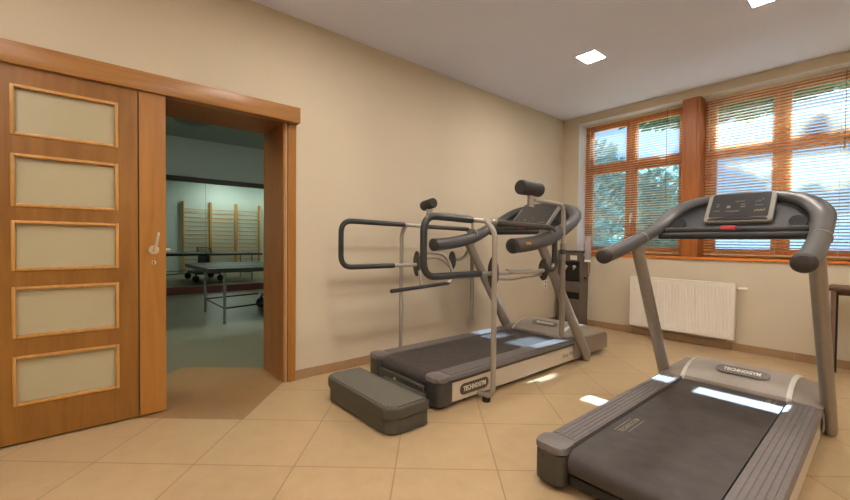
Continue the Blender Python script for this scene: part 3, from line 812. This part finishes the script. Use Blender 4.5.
# ------------------------------------------------------------------ step
st = thing('step_platform', (.88, 1.42, 0), 'low dark grey plastic step with dotted top at the rear of the handrail treadmill', 'step')
def stepout(x0, x1, y0, y1, r, tongue=None):
    pts = []
    for k in range(7): a = PI+PI/2*k/6; pts.append((x0+r+r*math.cos(a), y0+r+r*math.sin(a)))
    for k in range(7): a = 1.5*PI+PI/2*k/6; pts.append((x1-r+r*math.cos(a), y0+r+r*math.sin(a)))
    pts.append((x1, y1))
    if tongue: pts += [(tongue[1], y1), (tongue[1], tongue[2]), (tongue[0], tongue[2]), (tongue[0], y1)]
    pts.append((x0, y1)); return pts
sx0, sx1, sy0, sy1 = .488-.88, 1.292-.88, 1.285-1.42, 1.585-1.42
MB().prism(stepout(sx0+.012, sx1-.012, sy0+.012, sy1-.004, .085), 'z', .012, .115, .004, 1).build('base', M['stepside'], st)
MB().prism(stepout(sx0, sx1, sy0, sy1, .09), 'z', .098, .166, .012, 3).build('tread_body', M['stepside'], st)
MB().prism(stepout(sx0+.022, sx1-.022, sy0+.024, sy1-.02, .075), 'z', .164, .170, .003, 1).build('tread', M['steptop'], st)
MB().prism([(-.235, sy1-.03), (.235, sy1-.03), (.235, .295), (-.235, .295)], 'z', .04, .112, .006, 2).build('rear_tongue', M['stepside'], st)
for xx, yy in ((-.30, -.05), (.28, -.05), (-.30, .10), (.28, .10)):
    MB().cyl((xx, yy, 0), (xx, yy, .02), .03, 14, .003).build('foot', M['blackp'], st)

# ------------------------------------------------------------------ water cooler in the corner
cl = thing('water_cooler', (.24, 5.1, 0), 'grey water cooler standing in the corner beside the left window', 'water cooler')
a0, a1_, b0_, b1_ = -.165, .175, -.07, .13
mb = MB()
mb.box((a0, b0_, .0), (a1_, b1_, .36), .006, 1).box((a0, b0_+.06, .36), (a1_, b1_, 1.0), 0)
mb.box((a0, b0_, .36), (a0+.02, b0_+.06, 1.0)).box((a1_-.02, b0_, .36), (a1_, b0_+.06, 1.0)).box((a0+.02, b0_, .88), (a1_-.02, b0_+.06, 1.0)).box((a0+.02, b0_, .46), (a1_-.02, b0_+.06, .60))
mb.build('casing', M['cooler'], cl)
MB().prism(rrect(a0-.006, b0_-.006, a1_+.006, b1_, .03), 'z', 1.0, 1.025, .005, 2).build('top_lid', M['capdark'], cl)
MB().box((a0+.02, b0_+.052, .60), (a1_-.02, b0_+.061, .88)).build('tap_recess', M['blackp'], cl)
MB().box((a0+.02, b0_+.052, .36), (a1_-.02, b0_+.061, .46)).build('cup_recess', M['blackp'], cl)
for xx in (-.05, .07):
    tp = MB().cyl((xx, b0_+.052, .80), (xx, b0_-.0, .80), .012, 12).cyl((xx, b0_+.004, .80), (xx, b0_+.004, .765), .009, 10).build('tap', M['chrome'], cl)
    MB().box((xx-.012, b0_-.01, .805), (xx+.012, b0_+.03, .825), .003, 1).build('lever', M['whitep'], tp)
MB().box((.02, b0_-.004, .90), (.12, b0_+.001, .96), .002, 1).build('label_plate', M['white'], cl)
cp = MB().tube([(a1_+.045, .02, .90), (a1_+.045, .02, .92), (a1_+.045, .02, 1.22)], [.034, .040, .040], 18).build('cup_tube', M['cloudy'], cl)
MB().cyl((a1_+.045, .02, 1.21), (a1_+.045, .02, 1.225), .043, 18, .003).build('cap', M['cloudy'], cp)
MB().cyl((a1_+.045, .02, .875), (a1_+.045, .02, .905), .043, 18, .003).build('collar', M['whitep'], cp)
MB().box((a1_-.002, .0, .95), (a1_+.012, .04, .99)).build('bracket', M['whitep'], cp)
cb = MB().tube(smooth_path([(a1_-.03, .06, 1.02), (a1_+.01, .05, 1.045), (a1_+.06, .03, 1.0), (a1_+.075, .02, .86), (a1_+.07, .02, .72), (a1_+.045, .02, .665), (a1_+.02, .02, .66)]), .004, 8).build('power_cord', M['blackp'], cl)
MB().cyl((a1_+.03, .02, .662), (a1_+.005, .02, .655), .014, 12, .003).build('plug', M['blackp'], cb)

# wall socket
so = thing('wall_socket', (0, 4.83, .557), 'small white wall socket low on the doorway wall near the corner', 'socket')
MB().box((0, -.04, -.06), (.011, .04, .06), .004, 2).build('plate', M['whitep'], so)
for zz_ in (-.028, .028): MB().cyl((.010, 0, zz_), (.0115, 0, zz_), .019, 18).build('outlet', M['faint'], so)

# small table at the right
tb = thing('side_table', (3.15, 4.88, 0), 'small dark topped table with thin metal legs by the right window wall', 'table')
MB().box((-.40, -.22, .752), (.40, .26, .776), .004, 2).build('tabletop', M['tabletop'], tb)
MB().box((-.35, -.17, .715), (.35, .21, .752), .003, 1).build('apron', M['tabletop'], tb)
for sx in (-.352, .352):
    for sy in (-.17, .17):
        MB().cyl((sx, sy, 0), (sx, sy, .752), .011 if sy > 0 else .016, 14).build('leg', M['blackp'] if sy > 0 else M['tableleg'], tb)

# ------------------------------------------------------------------ hall beyond the doorway
mr = thing('wall_mirror', (XM, 2.6, .15), 'large wall mirror across the hall, in two panels below a dark rail', 'mirror')
ya, yb_, ys = -.9, 5.55, 1.93
for (p, q) in ((ya, ys), (ys+.004, yb_)):
    MB().box((-.10, p-2.6, .0), (0, q-2.6, 2.17)).build('mirror_panel', M['mirror'], mr, smooth=False)
MB().box((-.12, ya-2.6, 2.17), (.03, yb_-2.6, 2.275), .004, 1).build('top_rail', M['darkwood'], mr)
MB().box((-.12, ya-2.6, -.15), (.02, yb_-2.6, 0.0), .004, 1).build('bottom_rail', M['redbase'], mr)
def wall_bars(y, label):
    b = thing('wall_bars', (XH, y, 0), label, 'wall bars', 'gymnastic wall bars')
    wd = .80
    for s_ in (-1, 1): MB().box((-.135, s_*wd/2-.022, 0), (-.0, s_*wd/2+.022, 2.42), .004, 1).build('side_post', M['barwood'], b)
    for i in range(15):
        z = .18+i*.142
        xo = -.10 if i < 12 else (-.10 if i != 13 else -.16)
        MB().tube([(xo if i != 13 else -.10, -wd/2, z), (xo if i != 13 else -.10, wd/2, z)], .016 if i != 12 else .022, 8).build('rung', M['barrung'], b)
wall_bars(2.86, 'wooden wall bars seen leftmost in the hall mirror')
wall_bars(3.69, 'wooden wall bars seen in the middle of the hall mirror')
wall_bars(4.52, 'wooden wall bars seen rightmost in the hall mirror')

tt = thing('table_tennis_table', (-3.19, 2.53, 0), 'dark table tennis table with net in the hall beyond the doorway', 'table tennis table')
hx, hyy = .7625, 1.37
for s_ in (-1, 1):
    a, b = sorted((s_*.006, s_*hyy))
    top = MB().box((-hx, a, .74), (hx, b, .76), .003, 1).build('table_half', M['pingtop'], tt)
    mb = MB()
    for xx in (-hx, hx): mb.box((xx-.006, a, .705), (xx+.006, b, .757), .002, 1)
    mb.box((-hx, s_*hyy-.006, .705), (hx, s_*hyy+.006, .757), .002, 1)
    mb.build('edge_frame', M['blackp'], top)
    mb = MB()
    for xx in (-hx+.008, 0, hx-.008): mb.box((xx-.006, a+.004, .7600), (xx+.006, b-.004, .7606))
    mb.build('line', M['white'], top)
    for xx in (-.60, .54):
        lg = MB().tube([(xx, s_*1.13, .0), (xx, s_*1.13, .74)], .019, 12).build('leg', M['pingleg'], tt)
    MB().tube([(-.60, s_*1.13, .21), (.54, s_*1.13, .21)], .011, 10).build('leg_brace', M['blackp'], tt)
    for xx in (-.60, .54): MB().tube([(xx, s_*1.13, .21), (xx*.9, s_*.35, .24)], .011, 10).build('leg_brace', M['blackp'], tt)
ch = MB().box((-.58, -.30, .19), (.58, .30, .24), .01, 1).box((-.5, -.05, .24), (-.44, .05, .74)).box((.44, -.05, .24), (.5, .05, .74)).box((-.46, -.012, .42), (.46, .012, .70)).build('chassis', M['ping_green'], tt)
for xx in (-.55, .55):
    for yy in (-.3, .3): MB().cyl((xx-.02, yy, .085), (xx+.02, yy, .085), .085, 20, .01).build('wheel', M['blackp'], ch)
MB().tube([(-.55, -.3, .085), (-.55, -.3, .2)], .02, 8).tube([(.55, -.3, .085), (.55, -.3, .2)], .02, 8).tube([(-.55, .3, .085), (-.55, .3, .2)], .02, 8).tube([(.55, .3, .085), (.55, .3, .2)], .02, 8).build('axle', M['blackp'], ch)
nt_ = MB()
for i in range(60): nt_.box((-.88+i*1.76/59-.001, -.001, .765), (-.88+i*1.76/59+.001, .001, .905))
for i in range(7): nt_.box((-.88, -.001, .765+i*.0225), (.88, .001, .767+i*.0225))
nt_.box((-.88, -.003, .90), (.88, .003, .915))
net = nt_.build('net', M['blackp'], tt)
for s_ in (-1, 1): MB().box((s_*.88-.012, -.015, .70), (s_*.88+.012, .015, .915), .003, 1).build('net_post', M['blackp'], net)

lm = thing('round_ceiling_lamp', (-4.86, 1.43, ZH), 'round unlit ceiling lamp of the hall seen at the top of the doorway', 'ceiling lamp')
MB().tube([(0, 0, 0), (0, 0, -.04)], .20, 28).build('mount', M['capdark'], lm)
MB().tube([(0, 0, -.035), (0, 0, -.06), (0, 0, -.10), (0, 0, -.125)], [.30, .30, .2, .05], 32).build('lamp_shade', M['lampglass'], lm)

# ------------------------------------------------------------------ outdoors
GZ = -.5
struct('ground_outside', MB().box((-40, YW+.3, GZ-.2), (45, 90, GZ)), M['grass'], 'meadow outside the windows', 'ground', smooth=False)
struct('bounce_slab_outside', MB().box((-6, YW+.3, GZ), (14, 11.2, GZ+.03)), M['bounce'], 'pale slab added below the sill, out of view, bouncing sun to the ceiling', 'bounce slab', smooth=False)  # pale slab added out of view to bounce sunlight up onto the ceiling
def crown(c, rad, n, size, mat, parent, shell=.45):
    vs, fs = [], []
    for i in range(n):
        while True:
            p = Vector((random.uniform(-1, 1), random.uniform(-1, 1), random.uniform(-1, 1)))
            if p.length < 1 and p.length > random.random()*shell: break
        q = Vector((p.x*rad[0], p.y*rad[1], p.z*rad[2])) + Vector(c)
        a = Vector((random.gauss(0, 1), random.gauss(0, 1), random.gauss(0, 1))).normalized()
        b = a.orthogonal().normalized(); s_ = size*random.uniform(.6, 1.3); e = a.cross(b)
        k = len(vs)
        vs += [q-b*s_, q+e*s_*.45, q+b*s_, q-e*s_*.45]; fs.append((k, k+1, k+2, k+3))
    me = bpy.data.meshes.new('foliage'); me.from_pydata([tuple(v) for v in vs], [], fs); me.update(); me.materials.append(mat)
    o = bpy.data.objects.new('foliage', me); C.objects.link(o); o.parent = parent
    return o
def tree(x, y, h, r, zc, rz, mat, label, n=3500, size=.22, ry=None, cx=0):
    t = thing('tree', (x, y, GZ), label, 'tree', 'trees outside the windows')
    rt = .05+.012*h
    tr = MB().tube([(0, 0, -.05), (.02, .03, h*.3), (-.05, 0, h*.6), (0, 0, zc-GZ)], [rt*1.4, rt, rt*.8, rt*.5], 10)
    for k in range(5):
        a = k*1.3; tr.tube([(0, 0, (zc-GZ)*.75), (math.cos(a)*r*.3, math.sin(a)*r*.3, zc-GZ), (math.cos(a)*r*.6, math.sin(a)*r*.6, zc-GZ+rz*.3)], [rt*.45, rt*.3, rt*.12], 7)
    tr.build('trunk', M['bark'], t)
    crown((cx, 0, zc-GZ), (r, ry or r, rz), n, size, mat, t)
    return t
SUN = Vector((.045, 1.0, .96)).normalized()   # towards the sun
tree(-.3, 12.0, 9, 3.7, 6.05, 1.85, M['leafA'], 'wide dark tree whose hanging crown crosses the top of both windows', 10000, .22, ry=1.9, cx=.6)
tree(3.9, 16.5, 13, 2.3, 9.0, 3.45, M['leafA'], 'tall dark tree added out of view to shade the right window', 1100, .30, cx=-.6)  # unseen tree, added to block the sun at the right window
tree(-1.95, 9.6, 4, 1.25, 1.9, 1.9, M['leafC'], 'bluish green tree filling the left sash of the left window', 3600, .12)
tree(-4.2, 20.0, 7, 2.0, 2.6, 2.4, M['leafC'], 'hazy distant tree seen through the right sash of the left window', 3500, .22)
def bush(x, y, r, rz, mat, label, n=1800):
    t = thing('bush', (x, y, GZ), label, 'bush', 'bushes outside the windows')
    MB().tube([(0, 0, -.03), (0, .02, rz*.8)], [.05, .03], 8).build('stem', M['bark'], t)
    crown((0, 0, rz*.95), (r, r, rz), n, .13, mat, t)
bush(-1.35, 8.0, .55, .72, M['leafB'], 'yellow green bush low behind the left window')
bush(1.9, 11.5, .9, .7, M['leafC'], 'low bluish bush behind the right window')
# distant hill
mb = MB(); rows = []
for j in range(6):
    rows.append([(x, 55+j*6, GZ+[0, 2.0, 4.0, 5.6, 6.4, 0][j]*(.75+.25*math.sin(x*.11+1))) for x in range(-70, 75, 5)])
mb.loft(rows)
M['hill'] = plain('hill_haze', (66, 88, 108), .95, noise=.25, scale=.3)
struct('hill_outside', mb, M['hill'], 'hazy blue hill beyond the meadow', 'hill')

# ------------------------------------------------------------------ light
sun = bpy.data.lights.new('sun', 'SUN'); sun.energy = 40.0; sun.angle = .008; sun.color = (.58, .79, 1.0)
so_ = bpy.data.objects.new('sun', sun); C.objects.link(so_)
so_.rotation_euler = SUN.to_track_quat('Z', 'Y').to_euler(); so_.location = (2, 20, 20)
wd = bpy.data.worlds.new('World'); bpy.context.scene.world = wd; wd.use_nodes = True
nt = wd.node_tree; bg = nt.nodes['Background']
tc = nt.nodes.new('ShaderNodeTexCoord'); sp = nt.nodes.new('ShaderNodeSeparateXYZ'); rp = nt.nodes.new('ShaderNodeValToRGB')
nt.links.new(tc.outputs['Generated'], sp.inputs[0]); nt.links.new(sp.outputs['Z'], rp.inputs['Fac'])
e = rp.color_ramp.elements
e[0].position = .0; e[0].color = (.46, .68, .96, 1); e[1].position = .6; e[1].color = (.22, .46, .85, 1)
nt.links.new(rp.outputs['Color'], bg.inputs['Color']); bg.inputs['Strength'].default_value = 1.5

# ------------------------------------------------------------------ camera
f_px, yaw, pitch, roll = 397.0514, .8645, .0196, -.0096
fw = Vector((-math.sin(yaw)*math.cos(pitch), math.cos(yaw)*math.cos(pitch), -math.sin(pitch)))
rt = Vector((math.cos(yaw), math.sin(yaw), 0)); up = rt.cross(fw)
r2 = rt*math.cos(roll)-up*math.sin(roll); u2 = rt*math.sin(roll)+up*math.cos(roll)
cam = bpy.data.cameras.new('camera'); cam.sensor_width = 36; cam.lens = f_px*36/850; cam.clip_start = .05
co = bpy.data.objects.new('camera', cam); C.objects.link(co)
mw = Matrix.Identity(4)
for i in range(3): mw[i][0], mw[i][1], mw[i][2] = r2[i], u2[i], -fw[i]
mw.translation = (CAM_X, 0, H_CAM); co.matrix_world = mw
sc = bpy.context.scene; sc.camera = co
sc.view_settings.view_transform = 'Standard'; sc.view_settings.look = 'None'; sc.view_settings.gamma = 1; sc.view_settings.exposure = 0.0
